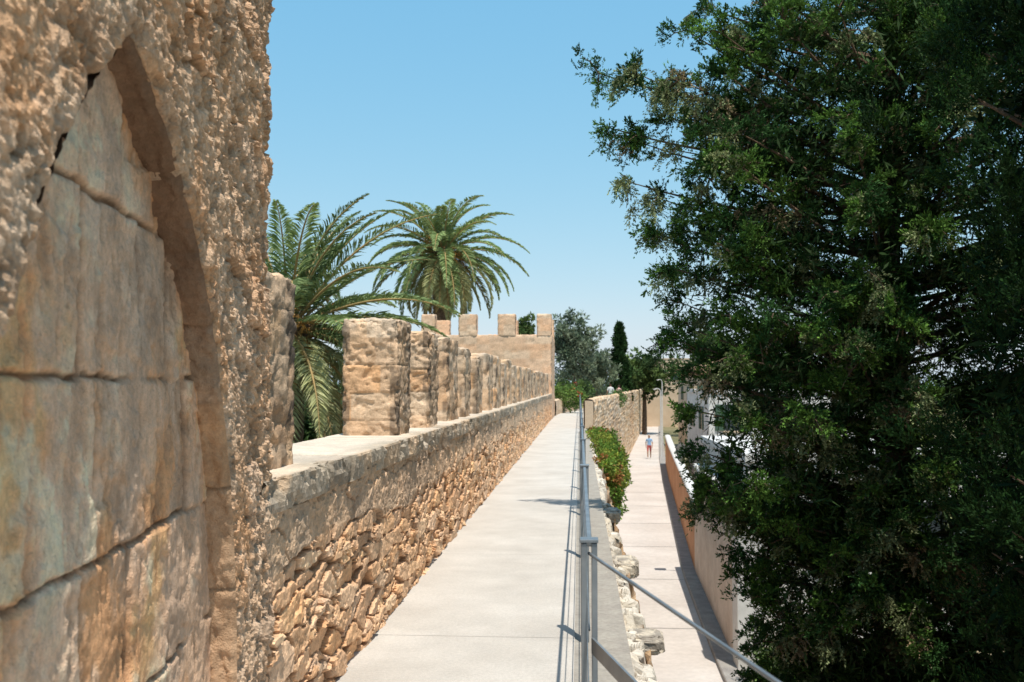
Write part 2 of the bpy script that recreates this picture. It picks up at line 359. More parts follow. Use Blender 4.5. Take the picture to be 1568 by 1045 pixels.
def rough_block(name,ctr,half,res,mat,parent,seed,ch=.22,cw=.3,amp=.016,r=.02,pal=None,topgrey=.5,groove=.010,yaw=0):
    hx,hy,hz=half; half=np.array(half); Vs=[];Fs=[];o=0
    def face(ax,sg):
        nonlocal o
        a,b=[i for i in range(3) if i!=ax]
        na=max(3,int(2*half[a]/res)+1); nb=max(3,int(2*half[b]/res)+1)
        A,B=np.meshgrid(np.linspace(-half[a],half[a],na),np.linspace(-half[b],half[b],nb))
        P=np.zeros(A.shape+(3,)); P[...,a]=A;P[...,b]=B;P[...,ax]=sg*half[ax]
        fl=(sg<0)^(ax==1)
        F=grid_faces(*A.shape,flip=fl)+o; Vs.append(P.reshape(-1,3)); Fs.append(F); o+=A.size
    for ax,sg in ((0,-1),(0,1),(1,-1),(1,1),(2,1)): face(ax,sg)
    P=np.concatenate(Vs); W=P+np.array(ctr)
    cl=np.clip(P,-half+r,half-r); cl[:,2]=np.clip(P[:,2],-hz-1,hz-r)
    n=P-cl; ln=np.linalg.norm(n,axis=1)[:,None]; n=n/np.maximum(ln,1e-6)
    zz=W[:,2]+(fbm(W,2.5,2,seed)-.5)*.06; row=np.floor(zz/ch); pz=zz-row*ch; jz=np.minimum(pz,ch-pz)
    uu=W[:,0]+W[:,1]+hsh(row,0*row,0*row,seed)*cw; cc=np.floor(uu/cw); pu=uu-cc*cw; ju=np.minimum(pu,cw-pu)
    jd=np.minimum(jz,ju+.006); g=np.exp(-(jd/.007)**2)*(n[:,2]<.7)*sm(.3,.55,fbm(W,4,2,seed+12))
    idb=hsh(row,cc*(cw<9),0*row,seed+1)
    fa=facet(W[:,0]+W[:,1],W[:,2]+W[:,0]*.3,.10,seed+40)
    d=(fbm(W,9,4,seed+2,.65)-.5)*amp*1.3+fa*amp*.9+(ridge(W,10,4,seed+22)-.6)*amp*1.2+(fbm(W,1.7,3,seed+8)-.5)*amp*1.4-g*groove+(idb-.5)*.008*(n[:,2]<.7)-sm(.56,.66,fbm(W,9,4,seed+3,.65))*amp*1.0
    V=cl+n*(r+d)[:,None]
    edg=((np.abs(P[:,0])>hx-.03).astype(float)+(np.abs(P[:,1])>hy-.03)+(P[:,2]>hz-.03)>=2)
    V=V-n*(edg*sm(.45,.65,fbm(W,7,4,seed+31,.6))*.03)[:,None]
    pal=pal or [(.66,.49,.33),(.68,.60,.50),(.70,.46,.27),(.58,.47,.36),(.70,.54,.39)]
    c=palette(idb,pal); c=c*(.75+.5*fbm(W,5,5,seed+5,.65)[:,None])
    c=lerp(c,(.44,.41,.36),np.clip(sm(.42,.58,fbm(W,3,5,seed+4,.65))*(topgrey*.3+topgrey*.7*sm(hz-.3,hz,P[:,2])),0,1))
    c=lerp(c,(.30,.22,.15),g*.45)
    ed=(np.abs(np.abs(P[:,0])-hx)<.06)&(np.abs(np.abs(P[:,1])-hy)<.12)
    c=lerp(c,(.13,.115,.10),np.clip(ed*sm(.46,.58,fbm(W,8,4,seed+6,.65))*.7+(P[:,0]>hx-.002)*sm(.5,.6,fbm(W,5,5,seed+7,.65))*.5,0,1))
    return np_mesh(name,V+np.array(ctr),np.concatenate(Fs),mat,c*np.array([1.1,.97,.87]),True,parent)
rough_block('merlon_1',(-1.68,4.52,1.66),(.23,.48,.48),.016,M_rubble,bat,300,topgrey=.7)
mer=[7.82,9.42,10.95,12.5,14.1]; y=15.7
while y<46.5: mer.append(y); y+=1.6+random.uniform(-.12,.12)
for i,y in enumerate(mer):
    r_=random.Random(i)
    ln=.62+(0 if i==0 else r_.uniform(-.05,.32)); tp=2.13+(0 if i==0 else r_.uniform(-.13,.01))
    rough_block('merlon_%d'%(i+2),(-1.66+(0 if i==0 else r_.uniform(-.015,.015)),y+ln/2,(1.17+tp)/2),(.222,ln/2,(tp-1.17)/2),.011 if i<2 else .02+.002*i,M_rubble,bat,310+i*11,topgrey=.7)
box('wall_core',-1.94,.30,-6,47.5,GZ,-.03,M_beige,bat)
box('parapet_core',-1.94,-1.39,4.0,47.5,-.03,1.08,M_beige,bat)

# ------------------------------------------------------------ far tower
ft=empty('watch_tower')
TW=[(.66,.48,.35),(.68,.56,.44),(.70,.48,.33),(.62,.49,.37)]
rough_block('tower_body',(-4.45,50.0,(GZ+4.03)/2),(3.15,2.5,(4.03-GZ)/2),.10,M_rubble,ft,700,ch=.36,cw=.6,amp=.03,r=.06,pal=TW,topgrey=.25,groove=.02)
for k,(x0,x1,yy) in enumerate([(-2.03,-1.31,47.75),(-3.9,-3.03,47.75),(-5.8,-4.9,47.75),(-7.6,-6.9,47.75),(-2.0,-1.31,52.2),(-4.0,-3.2,52.2),(-7.6,-6.8,52.2)]):
    rough_block('tower_merlon_%d'%k,((x0+x1)/2,yy,4.5),((x1-x0)/2,.27,.52),.06,M_rubble,ft,720+k*9,ch=.3,cw=.5,pal=TW,topgrey=.3,r=.03)

# ------------------------------------------------------------ walkway + ledge + retaining wall
def tab(y,T):
    return np.interp(y,[t[0] for t in T],[t[1] for t in T])
WL=[(-6,.38),(37,.48),(45,1.0),(60,2.3),(69,2.9),(87,4.4),(174,11.7),(240,18)]
RW=[(-6,2.9),(21,3.17),(31,3.5),(60,5.3),(79,6.6),(174,14),(240,21)]
LW=[(-6,-1.4),(47.6,-1.4),(56,-1.2),(70,.3),(87,1.7),(174,8.8),(240,15)]
V=[];F=[]
sl=[];yy=-6.
while yy<225:
    y2=yy+3.1
    sl.append((yy,y2-.005 if yy<40 else y2)); yy=y2
for a_,b_ in sl:
    def rgt(y): return -.035 if y<36.9 else float(tab(y,WL))-.3
    ra,rb=rgt(a_),rgt(b_)
    if a_<0: ra=rb=.3
    i=len(V); V+=[(float(tab(a_,LW)),a_,0),(ra,a_,0),(rb,b_,0),(float(tab(b_,LW)),b_,0)]; F.append((i,i+1,i+2,i+3))
np_mesh('walkway',V,F,M_walk)
np_mesh('walkway_bed',[(-1.5,-6,-.008),(.3,-6,-.008),(.3,47,-.008),(-1.5,47,-.008)],[(0,1,2,3)],M_joint)
box('viewing_platform',.305,1.6,-4,2.4,-.25,-.001,M_walk)
ys=ysteps(2.5,38,.016); xs=np.linspace(0,1,50)
Tq,Y=np.meshgrid(xs,ys); q=np.stack([Tq*.4,Y,Y*0],-1)
Yw=Y+(fbm(q,9,4,100,.6)-.5)*.12; Tw=Tq*.42+(fbm(q,9,4,199,.6)-.5)*.08
F1,ED,ID,BX,BY=voro(Yw,Tw,.24,.14,.95,101,5)
edge=.38+.16*(fbm(q*np.array([0,1,0]),2.2,5,103,.6)-.45)+.08*((ID>.6)*ID)
X=.012+Tq*edge
drop=sm(.84,1.0,Tq); out=sm(.3,.5,Tq)
Zz=-.025+out*(sm(.01,.07,ED)*.045*ID+(BY*(ID-.5)+BX*(.5-ID))*.06-(ID>.7)*Tq*.05)-Tq*.05+facet(Yw,Tw,.07,241)*.03+(fbm(q,9,4,104)-.5)*.02-drop**2*.4
c=lerp((.72,.66,.59),(.60,.54,.46),sm(.4,.65,fbm(q,3,4,105))); c=lerp(c,palette(ID,[(.60,.50,.38),(.42,.37,.31),(.74,.67,.58)]),.6*out)
c=lerp(c,(.30,.26,.2),(1-sm(.0,.06,ED))*.5*out)
np_mesh('wall_ledge',np.stack([X,Y,Zz],-1),grid_faces(*Y.shape),M_mortar,c,False)
def rock(name,c0,r,seed):
    th=np.linspace(0,2*np.pi,61); ph=np.linspace(0,np.pi,34); A,B=np.meshgrid(th,ph)
    D=np.stack([np.cos(A)*np.sin(B),np.sin(A)*np.sin(B),np.cos(B)],-1)
    P=np.sign(D)*np.abs(D)**.5
    P=P*(1+.25*(fbm(D+seed,1.6,4,seed)-.5)+.35*(ridge(D+seed,1.8,4,seed+3)-.6))[...,None]*np.array(r)+np.array(c0)
    c=lerp((.60,.52,.42),(.32,.28,.24),sm(.42,.58,fbm(D+seed,2.5,5,seed+1,.65)))
    np_mesh(name,P,grid_faces(*A.shape,flip=True),M_rubble,c,False)
rock('ledge_rock',(.42,9.5,-.10),(.12,.22,.08),3)
rock('ledge_rock',(.44,6.75,-.10),(.11,.14,.06),4)
rock('ledge_rock',(.42,13.2,-.1),(.11,.22,.08),6)
def sweep_rub(name,prof,y0,y1,T,a,seed,mat,pal,parent=None,cw=.35,ch=.18,flip=False):
    prof=np.array(prof); seg=np.concatenate([[0],np.cumsum(np.hypot(*np.diff(prof,axis=0).T))])
    ys=ysteps(y0,y1,a); Pn,Y=np.meshgrid(np.arange(len(prof)),ys)
    PX=prof[Pn,0]; PZ=prof[Pn,1]; V_=seg[Pn]; q=np.stack([Y,V_,Y*0],-1)
    F1,ED,ID,BX,BY=voro(Y+(fbm(q,2,2,seed)-.5)*.2,V_+(fbm(q,2,2,seed+1)-.5)*.1,cw,ch,.8,seed+2,4)
    t=np.gradient(prof,axis=0); n=np.stack([t[:,1],-t[:,0]],-1); n/=np.linalg.norm(n,axis=1)[:,None]
    if flip: n=-n
    d=sm(.02,.15,ED)*.04*(.4+ID)+(fbm(q,6,4,seed+5)-.5)*.04
    c=palette((ID*5.7)%1,pal); c=lerp(np.array(pal[0])*.7,c,sm(.02,.15,ED)); c=c*(.8+.4*fbm(q,1.2,4,seed+6)[...,None])
    return np_mesh(name,np.stack([tab(Y,T)+PX+d*n[Pn,0],Y,PZ+d*n[Pn,1]],-1),grid_faces(*Y.shape,flip=flip),mat,c*np.array([1.08,.97,.87]),False,parent)
PW=[(.60,.45,.31),(.66,.53,.40),(.68,.47,.29),(.54,.43,.32)]
sweep_rub('retaining_wall',[(0,z) for z in np.arange(GZ-.02,-.06,.07)],-4,37.3,WL,.06,130,M_rubble,PW)
pf=[(0,z) for z in np.arange(GZ-.02,1.0,.08)]+[(-.03,1.04),(-.15,1.06),(-.27,1.04),(-.3,.95),(-.3,.5),(-.3,-.02)]
sweep_rub('lane_parapet_wall',pf,37.3,230,WL,.08,140,M_rubble,PW+[(.76,.67,.56),(.76,.67,.56)])
pf=[(-.55,-.5),(-.55,.2),(-.55,.7),(-.5,.76),(-.2,.78),(0,.75),(.02,.5),(.02,.25),(.02,-.02)]
sweep_rub('low_garden_wall',pf,52.6,220,LW,.08,150,M_rubble,[(.62,.50,.38),(.66,.56,.46)],flip=True)
cap=[(float(tab(37.3,WL))-.3,37.32,GZ),(float(tab(37.3,WL))+.02,37.32,GZ),(float(tab(37.3,WL))+.02,37.32,1.03),(float(tab(37.3,WL))-.3,37.32,1.03)]
np_mesh('parapet_end',cap,[(0,1,2,3)],M_beige)

# ------------------------------------------------------------ steel railing
rail=empty('steel_railing')
pl=[(.03,3.3)]+[(.03,3.3+3.05*k) for k in range(1,19)]
def post(x,y,nm):
    for k,dx in enumerate((-.017,.017)):
        box('%s_bar_%d'%(nm,k),x+dx-.0095,x+dx+.0095,y-.025,y+.025,-.12,1.085,M_steel,rail,.002)
    box(nm+'_cap',x-.03,x+.03,y-.03,y+.03,1.088,1.099,M_steel,rail,.002)
    box(nm+'_foot',x-.06,x+.06,y-.07,y+.07,-.03,-.01,M_steel,rail)
for i,(x,y) in enumerate(pl): post(x,y,'post_%d'%i)
post(.46,1.5,'post_near'); post(1.45,.2,'post_corner')
box('handrail',.022,.040,3.34,58.2,1.065,1.085,M_steel,rail,.003)
cb=[]
for z in (.80,.52,.25): cb.append(([(.03,3.3,z),(.03,58,z)],.0028))
bend=[(.03,3.3),(.46,1.5),(1.45,.2)]
for z in (.42,.2): cb.append(([(x,y,z) for x,y in bend],.0045))
tubes('cables',cb,M_steel,6,rail)
tubes('bent_handrail',[([(.03,3.3,1.05),(.46,1.5,1.05)],.0055),([(.46,1.5,1.05),(1.45,.2,1.05)],.0055)],M_steel,8,rail)
def flatbar(nm,p,q,z,hh,t):
    p=np.array(p);q=np.array(q);d=(q-p)/np.linalg.norm(q-p);n=np.array([-d[1],d[0]])*t/2
    V=[(*(a+s*n),z+k*hh/2) for k in (-1,1) for a in (p,q) for s in (-1,1)]
    np_mesh(nm,V,[(0,1,3,2),(4,6,7,5),(0,2,6,4),(1,5,7,3),(0,4,5,1),(2,3,7,6)],M_steel,parent=rail)
flatbar('mid_rail',(.04,3.27),(.46,1.52),.76,.05,.008)

# ------------------------------------------------------------ lane and right-hand walls
ys=np.concatenate([np.arange(-6,100,2.0),np.arange(100,241,10.)])
def strip(name,TL,TR,ol,orr,z,mat,y0=-6,y1=240):
    yy=ys[(ys>=y0)&(ys<=y1)]
    V=np.stack([np.stack([tab(yy,TL)+ol,yy,yy*0+z],-1),np.stack([tab(yy,TR)+orr,yy,yy*0+z],-1)],1)
    return np_mesh(name,V,grid_faces(len(yy),2),mat)
strip('lane',WL,RW,-.1,-.38,GZ+.006,M_lane)
yy=ys
P=np.array([(-.38,GZ),(-.38,GZ+.10),(-.36,GZ+.12),(.1,GZ+.12)])
V=np.stack([np.stack([tab(yy,RW)+a,yy,yy*0+b],-1) for a,b in P],1)
np_mesh('pavement_kerb',V,grid_faces(len(yy),4),M_pave)
V=[];F=[]
for yj in np.arange(12,120,6.):
    i=len(V); V+=[(float(tab(yj,WL)),yj,GZ+.011),(float(tab(yj,RW))-.38,yj,GZ+.011),(float(tab(yj,RW))-.38,yj+.05,GZ+.011),(float(tab(yj,WL)),yj+.05,GZ+.011)]; F.append((i,i+1,i+2,i+3))
np_mesh('lane_drain_channel',V,F,M_pave)
def wall_strip(name,y0,y1,ztop,th,mat,capmat=None,T=RW,zf=None):
    e_=empty(name); yy=np.linspace(y0,y1,30); zt=(yy*0+ztop) if zf is None else zf(yy)
    prof=[(0,0),(0,1),(th,1),(th,0)]
    V=np.stack([np.stack([tab(yy,T)+a,yy,np.where(b>0,zt,GZ)],-1) for a,b in prof],1)
    np_mesh('wall_face',V,grid_faces(30,4,flip=False),mat,parent=e_)
    for k in (0,-1):
        np_mesh('wall_end',V[k],[(0,1,2,3)],mat,parent=e_)
    if capmat:
        pr=[(-.04,-.0),(-.05,.05),(.0,.10),(th/2,.13),(th,.10),(th+.05,.05),(th+.04,0)]
        V=np.stack([np.stack([tab(yy,T)+a,yy,zt+b],-1) for a,b in pr],1)
        np_mesh('wall_cap',V,grid_faces(30,7),capmat,smooth=True,parent=e_)
    return e_
wall_strip('ochre_garden_wall',31,72,-2.05,.3,M_terra,M_white)
wall_strip('cream_garden_wall',20.95,30.98,-.9,.3,M_pink,M_white)
def house(name,x0,x1,y0,y1,z1,mat,wins_front=(),wins_left=(),roof=1.0):
    e_=empty(name); box('walls',x0,x1,y0,y1,GZ,z1,mat,e_)
    o=.35
    if roof>0:
        xm=(x0+x1)/2
        V=[(x0-o,y0-o,z1+.004),(x1+o,y0-o,z1+.004),(x1+o,y1+o,z1+.004),(x0-o,y1+o,z1+.004),(x0-o,y0-o,z1+.12),(x1+o,y0-o,z1+.12),(x1+o,y1+o,z1+.12),(x0-o,y1+o,z1+.12),(xm,y0-o,z1+roof),(xm,y1+o,z1+roof)]
        me=bpy.data.meshes.new('roof'); me.from_pydata(V,[],[(0,3,2,1),(0,1,5,8,4),(2,3,7,9,6),(1,2,6,5),(3,0,4,7),(4,8,9,7),(8,5,6,9)]); me.materials.append(M_tile); me.update()
        link(bpy.data.objects.new('roof',me),e_)
        tl=[]
        for y in np.arange(y0-o+.15,y1+o,.36): tl.append(([(x0-o,y,z1+.14),(xm,y,z1+roof+.03)],.09)); tl.append(([(x1+o,y,z1+.14),(xm,y,z1+roof+.03)],.09))
        tubes('roof_tiles',tl,M_tile,6,e_)
    else:
        box('roof_parapet',x0-.06,x1+.06,y0-.06,y1+.06,z1,z1+.18,mat,e_)
    for k,(wx,wz,ww,wh) in enumerate(wins_front):
        box('window_f%d'%k,wx-ww/2,wx+ww/2,y0-.01,y0+.05,wz-wh/2,wz+wh/2,M_glass,e_)
        for s in (-1,1): box('shutter_f%d%d'%(k,s),wx+s*ww*.5+(0 if s>0 else -ww*.5),wx+s*ww*.5+(ww*.5 if s>0 else 0),y0-.05,y0-.012,wz-wh/2,wz+wh/2,M_wood,e_)
        box('sill_f%d'%k,wx-ww/2-.08,wx+ww/2+.08,y0-.12,y0-.002,wz-wh/2-.08,wz-wh/2-.003,M_beige,e_)
    for k,(wy,wz,ww,wh) in enumerate(wins_left):
        box('window_l%d'%k,x0-.01,x0+.05,wy-ww/2,wy+ww/2,wz-wh/2,wz+wh/2,M_glass,e_)
        for s in (-1,1): box('shutter_l%d%d'%(k,s),x0-.05,x0-.012,wy+s*ww*.5+(0 if s>0 else -ww*.5),wy+s*ww*.5+(ww*.5 if s>0 else 0),wz-wh/2,wz+wh/2,M_wood,e_)
    return e_
house('white_house',3.72,9.5,22.5,30.5,-.1,M_white,[(5.5,-1.6,.9,1.3),(7.8,-1.6,.9,1.3)],[],0)
box('white_gate_pillar',3.12,3.62,20.3,20.93,GZ,-.55,M_white,None,.02)
house('cream_townhouse',6.4,14,50,60,1.2,M_white,[(7.6,.0,.9,1.3),(10,.0,.9,1.3),(7.6,-2.4,.9,1.3),(10,-2.4,.9,1.3)],[(53,-.1,.9,1.2),(57,-.1,.9,1.2)],0)
house('ochre_townhouse',9.4,16,84,96,2.6,M_beige,[(10.8,.9,1,1.4),(13.6,.9,1,1.4)],[(87,.9,.9,1.2),(92,.9,.9,1.2)],1.2)
house('stone_townhouse',9.2,16,140,152,5.2,M_beige,[(11,3.0,1,1.4),(13.6,3.0,1,1.4)],[(145,2.6,1,1.3)],0)
house('white_townhouse',19,30,128,142,4.,M_white,[(21,2.5,1,1.4),(24,2.5,1,1.4),(27,2.5,1,1.4)],[],1.6)

ln=empty('wall_lantern'); lx,ly,lz=3.05,30.4,-.45
tubes('bracket',[([(3.52,ly,lz-.45),(3.35,ly,lz-.35),(3.2,ly,lz-.3),(lx,ly,lz-.22)],.02),([(3.52,ly,lz-.7),(3.3,ly,lz-.5),(3.2,ly,lz-.33)],.014)],M_iron,6,ln)
def frust(nm,z0,z1,r0,r1,mat,k=4):
    V=[];
    for z,r in ((z0,r0),(z1,r1)):
        for i in range(k):
            a=math.pi/4+i*2*math.pi/k; V.append((lx+r*math.cos(a),ly+r*math.sin(a),z))
    F=[(i,(i+1)%k,k+(i+1)%k,k+i) for i in range(k)]+[(4,5,6,7),(3,2,1,0)]
    np_mesh(nm,V,F,mat,parent=ln)
frust('lantern_glass',lz-.2,lz+.16,.11,.2,M_lglass); frust('lantern_base',lz-.25,lz-.203,.06,.12,M_iron); frust('lantern_roof',lz+.163,lz+.32,.25,.07,M_iron); frust('lantern_finial',lz+.323,lz+.4,.03,.01,M_iron)
tubes('lantern_frame',[([(lx+.11*math.cos(a),ly+.11*math.sin(a),lz-.2),(lx+.2*math.cos(a),ly+.2*math.sin(a),lz+.16)],.012) for a in [math.pi/4+i*math.pi/2 for i in range(4)]],M_iron,5,ln)
def lamp_post(x,y,zt):
    lp=empty('street_lamp')
    tubes('pole',[([(x,y,GZ),(x,y,GZ+1),(x,y,zt)],[.09,.06,.05]),([(x,y,zt),(x-.1,y,zt+.2),(x-.3,y,zt+.26),(x-.4,y,zt+.22)],.03)],M_white,8,lp)
    box('lamp_head',x-.6,x-.35,y-.1,y+.1,zt+.15,zt+.23,M_white,lp,.02)
lamp_post(6.45,80,1.1); lamp_post(9.2,112,2.0)

# ------------------------------------------------------------ foliage
def unit(v): return v/(np.linalg.norm(v,axis=-1,keepdims=True)+1e-9)
class Leaves:
    def __init__(s): s.V=[];s.C=[]
    def blades(s,C,D,Ln,Wd,col,bend=None):
        n=len(C); Sx=unit(np.cross(D,rng.normal(size=(n,3)))); Ln=np.broadcast_to(Ln,(n,))[:,None]; Wd=np.broadcast_to(Wd,(n,))[:,None]
        mid=C+D*Ln*.5; tip=C+D*Ln
        if bend is not None: tip=tip+bend
        s.V.append(np.stack([C,mid+Sx*Wd*.5,tip,mid-Sx*Wd*.5],1).reshape(-1,3).astype(np.float32))
        s.C.append(np.repeat(np.broadcast_to(col,(n,3)),4,axis=0).astype(np.float32))
    def clump(s,c,r,out,n,k,Ln,Wd,col,aniso=(1,1,1),var=.3,outw=.6):
        q=unit(rng.normal(size=(n,3))); u=rng.random(n)[:,None]**(.45)
        P=np.array(c)+q*u*r*np.array(aniso)
        D=unit(q*.8+np.array(out)*outw+rng.normal(size=(n,3))*.3)
        cc=np.array(col)*(1+var*rng.normal(size=(n,1))).clip(.35,1.8)
        for _ in range(k):
            D2=unit(D+rng.normal(size=(n,3))*.42)
            s.blades(P,D2,Ln*rng.uniform(.6,1.2,n),Wd*rng.uniform(.7,1.2,n),cc*rng.uniform(.85,1.15,(n,1)))
    def fingers(s,c,r,out,nf,per,Ln,Wd,col,droop=0.,jit=.35):
        # scale-leaf tuft: several curving cords clothed with tiny scales
        A=unit(np.array(out)*1.1+rng.normal(size=(nf,3))*.7)
        st=np.array(c)+rng.normal(size=(nf,3))*r*.3
        f=rng.random((nf,per))**.9
        ln=r*rng.uniform(.9,1.9,(nf,1))
        P=st[:,None]+A[:,None]*(f*ln)[...,None]+rng.normal(size=(nf,per,3))*.006
        P[...,2]-=droop*(f**2)*ln
        D=unit(A[:,None]+rng.normal(size=(nf,per,3))*jit)
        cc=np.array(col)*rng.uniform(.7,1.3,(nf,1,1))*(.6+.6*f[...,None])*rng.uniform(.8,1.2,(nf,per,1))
        m=nf*per
        s.blades(P.reshape(-1,3),D.reshape(-1,3),Ln*rng.uniform(.6,1.2,m),Wd*rng.uniform(.7,1.2,m),cc.reshape(-1,3))
    def make(s,name,mat,parent=None):
        V=np.concatenate(s.V); C=np.concatenate(s.C)
        return np_mesh(name,V,np.arange(len(V)).reshape(-1,4),mat,C,parent=parent)
def qbez(a,b,c,n):
    t=np.linspace(0,1,n)[:,None]; return (1-t)**2*np.array(a)+2*t*(1-t)*np.array(b)+t*t*np.array(c)

def juniper():
    T=empty('juniper_tree'); lv=Leaves(); tb=[]
    tx,ty=3.9,12.5
    tr=np.array([(tx,ty,GZ-.1),(tx-.1,ty,-2),(tx+.05,ty+.1,.5),(tx-.1,ty,3),(tx,ty,5),(tx-.1,ty,6.8)])
    tb.append((tr,[.34,.27,.23,.17,.10,.03]))
    prof=[(-3.6,1.6),(-2,1.9),(-1.1,2.0),(-.4,2.2),(.1,2.55),(.6,2.6),(1.05,2.75),(1.5,2.8),(2.1,2.95),(2.6,2.95),(3.25,3.05),(4.,3.2),(4.7,3.25),(5.3,3.1),(5.9,2.8),(6.6,2.1),(7.2,1.2)]
    pz_=[p[0] for p in prof]; pr_=[p[1] for p in prof]
    limbs=[]
    for z,x,y in [(5.42,.25,12.1),(5.35,.7,11.9),(5.1,1.2,11.9),(4.78,.35,12.2),(4.62,.8,12.4),(4.4,1.2,11.9),(4.05,.62,12.0),(3.9,1.0,12.3),(3.4,.95,12.1),(3.0,1.12,12.0),(2.6,1.25,12.2),(2.1,1.1,12.1),(1.75,1.35,11.9),(1.3,1.38,12.1),(.8,1.48,12.0),(.45,1.55,12),(.15,1.45,12.1),(-.35,1.9,12),(-.9,2.05,12),(-1.4,2.15,12),(-2,2.25,12),(5.9,1.3,12),(6.2,1.6,12.1),(-2.6,2.3,12),
        (5.2,1.7,11.5),(4.7,1.6,11.6),(4.2,1.7,11.4),(3.6,1.6,11.5),(3.1,1.7,11.3),(2.4,1.7,11.4),(1.9,1.8,11.2),(1.2,1.85,11.3),(.5,1.95,11.3),(5.7,1.9,11.7),(6.2,2.2,11.7)]:
        limbs.append((np.array([x,y,z]),1))
    for i in range(280):
        z=rng.uniform(-3.3,6.9); az=rng.uniform(0,2*math.pi)
        if math.sin(az)>0 and rng.random()<.6: az=-az
        rr=float(np.interp(z,pz_,pr_))*rng.uniform(.6,.93)
        limbs.append((np.array([tx+rr*math.cos(az),ty+rr*math.sin(az)*.85,z]),0))
    for tip,man in limbs:
        rr=math.hypot(tip[0]-tx,tip[1]-ty)
        z0=tip[2]-rr*rng.uniform(.1,.5); z0=max(min(z0,6.5),-3.8)
        a=np.array([tx,ty,z0]); mid=(a+tip)/2+np.array([0,0,rng.uniform(-.25,.1)])*rr*.4
        P=qbez(a,mid,tip,9); tb.append((P,np.linspace(.045,.006,9)))
        out=unit(tip-a)
        hue=rng.random(); back=tip[1]>ty+.8
        for j in range((6 if back else 11) if not man else 13):
            t=rng.uniform(.38,1.0) if j>1 else 1.0
            p=P[min(8,int(t*8.99))]
            L_=rng.uniform(.18,.6)*(1.15-.6*t)
            dd=unit(out*.7+rng.normal(size=3)*np.array([.75,.75,.5]))
            e_=p+dd*L_+np.array([0,0,-.06])
            tb.append((np.array([p,(p+e_)/2+np.array([0,0,.04]),e_]),[.010,.007,.003]))
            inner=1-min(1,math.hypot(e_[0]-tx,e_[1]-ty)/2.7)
            k=rng.random()*.7+hue*.3
            col=np.array([.100,.195,.038])*rng.uniform(.65,1.35)
            dr=.1
            if k<.13: col=np.array([.42,.33,.20])*rng.uniform(.6,1.15); dr=.7
            elif k<.29: col=np.array([.25,.29,.14])*rng.uniform(.7,1.15); dr=.7
            elif k<.54: col=np.array([.040,.100,.028])*rng.uniform(.8,1.2)
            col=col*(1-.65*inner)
            for m in range(4):
                f=(m+.6)/4; c=p+(e_-p)*f+rng.normal(size=3)*.05
                r=rng.uniform(.06,.12)*(1.15-.4*f)
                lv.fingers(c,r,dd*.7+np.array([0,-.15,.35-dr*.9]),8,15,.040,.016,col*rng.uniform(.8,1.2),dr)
    n=60000
    z=rng.uniform(-3.6,6.5,n); az=rng.uniform(0,2*np.pi,n); rr=np.interp(z,pz_,pr_)*np.sqrt(rng.random(n))*.86
    C=np.stack([tx+rr*np.cos(az),ty+rr*np.sin(az)*.85,z],-1); keep=~((z>3.6)&(C[:,0]<2.1)); C=C[keep]; n=len(C)
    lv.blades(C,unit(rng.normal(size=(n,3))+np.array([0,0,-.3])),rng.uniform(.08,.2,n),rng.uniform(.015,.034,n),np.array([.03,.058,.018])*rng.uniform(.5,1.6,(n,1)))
    lv.make('foliage',M_conif,T); tubes('branches',tb,M_bark,5,T)
juniper()
def cypress(name,bx,by,z1,rad,n,cold,dens=1.,bl=.07,bw=.016,zb=GZ,z0=None,tops=.25,fine=False):
    T=empty(name); lv=Leaves(); tb=[([(bx,by,zb-.1),(bx,by,(zb+z1)/2),(bx,by,z1-.2)],[rad*.14,rad*.09,.02])]
    z0=z0 if z0 is not None else zb+.5
    for i in range(n):
        t=rng.random(); z=z0+(z1-z0)*t
        R_=rad*min(1,(1-t)/tops)**.7*min(1,.55+t*4)
        az=rng.uniform(0,2*math.pi); rr=R_*(rng.uniform(.6,1.0) if rng.random()<.85 else rng.uniform(.1,.6))*(1+.18*math.sin(z*2.3+az*2)+.1*math.sin(z*5.1+az))
        c=(bx+rr*math.cos(az),by+rr*math.sin(az),z)
        out=np.array([math.cos(az)*.6,math.sin(az)*.6,1.0])
        cc=np.array(cold)*rng.uniform(.6,1.5)
        if fine:
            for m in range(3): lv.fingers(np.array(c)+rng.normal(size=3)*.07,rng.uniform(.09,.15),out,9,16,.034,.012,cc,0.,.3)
        else: lv.clump(c,rad*.15+.04,out,int(60*dens),3,bl,bw,cc,(1,1,1.7),.3,.9)
        if i%8==0: tb.append(([(bx,by,z-R_*.6),((bx+c[0])/2,(by+c[1])/2,z-R_*.25),c],[rad*.03,rad*.02,.005]))
    m=int(n*(20 if fine else 3)); z=rng.uniform(z0,z1-.5,m); az=rng.uniform(0,6.28,m); rr=rad*np.sqrt(rng.random(m))*.8*np.clip((z1-z)/(z1-z0)/tops,0,1)
    C=np.stack([bx+rr*np.cos(az),by+rr*np.sin(az),z],-1)
    lv.blades(C,unit(rng.normal(size=(m,3))),rng.uniform(.08,.16,m)*rad,rng.uniform(.015,.035,m)*rad*(1 if fine else 3),np.array(cold)*.6*rng.uniform(.5,1.5,(m,1)))
    lv.make('foliage',M_conif,T); tubes('branches',tb,M_bark,5,T)
cypress('unseen_shade_cypress',3.95,7.0,8.5,1.42,1150,(.013,.036,.008),.9,z0=-3.0,fine=True)  # very dark foliage colour stands in for shade on this tree
cypress('unseen_shade_cypress',5.2,4.6,10.5,1.5,300,(.022,.042,.014),.5,.2,.06,z0=-3.2)  # unseen tree added out of view to shade the dark cypress
cypress('unseen_shade_cypress',6.4,9.5,9.5,1.7,300,(.022,.042,.014),.5,.2,.06,z0=-3.2)
cypress('unseen_shade_cypress',3.6,90,7.0,.95,200,(.03,.065,.02),.5,.3,.11,z0=-.5,tops=.6)

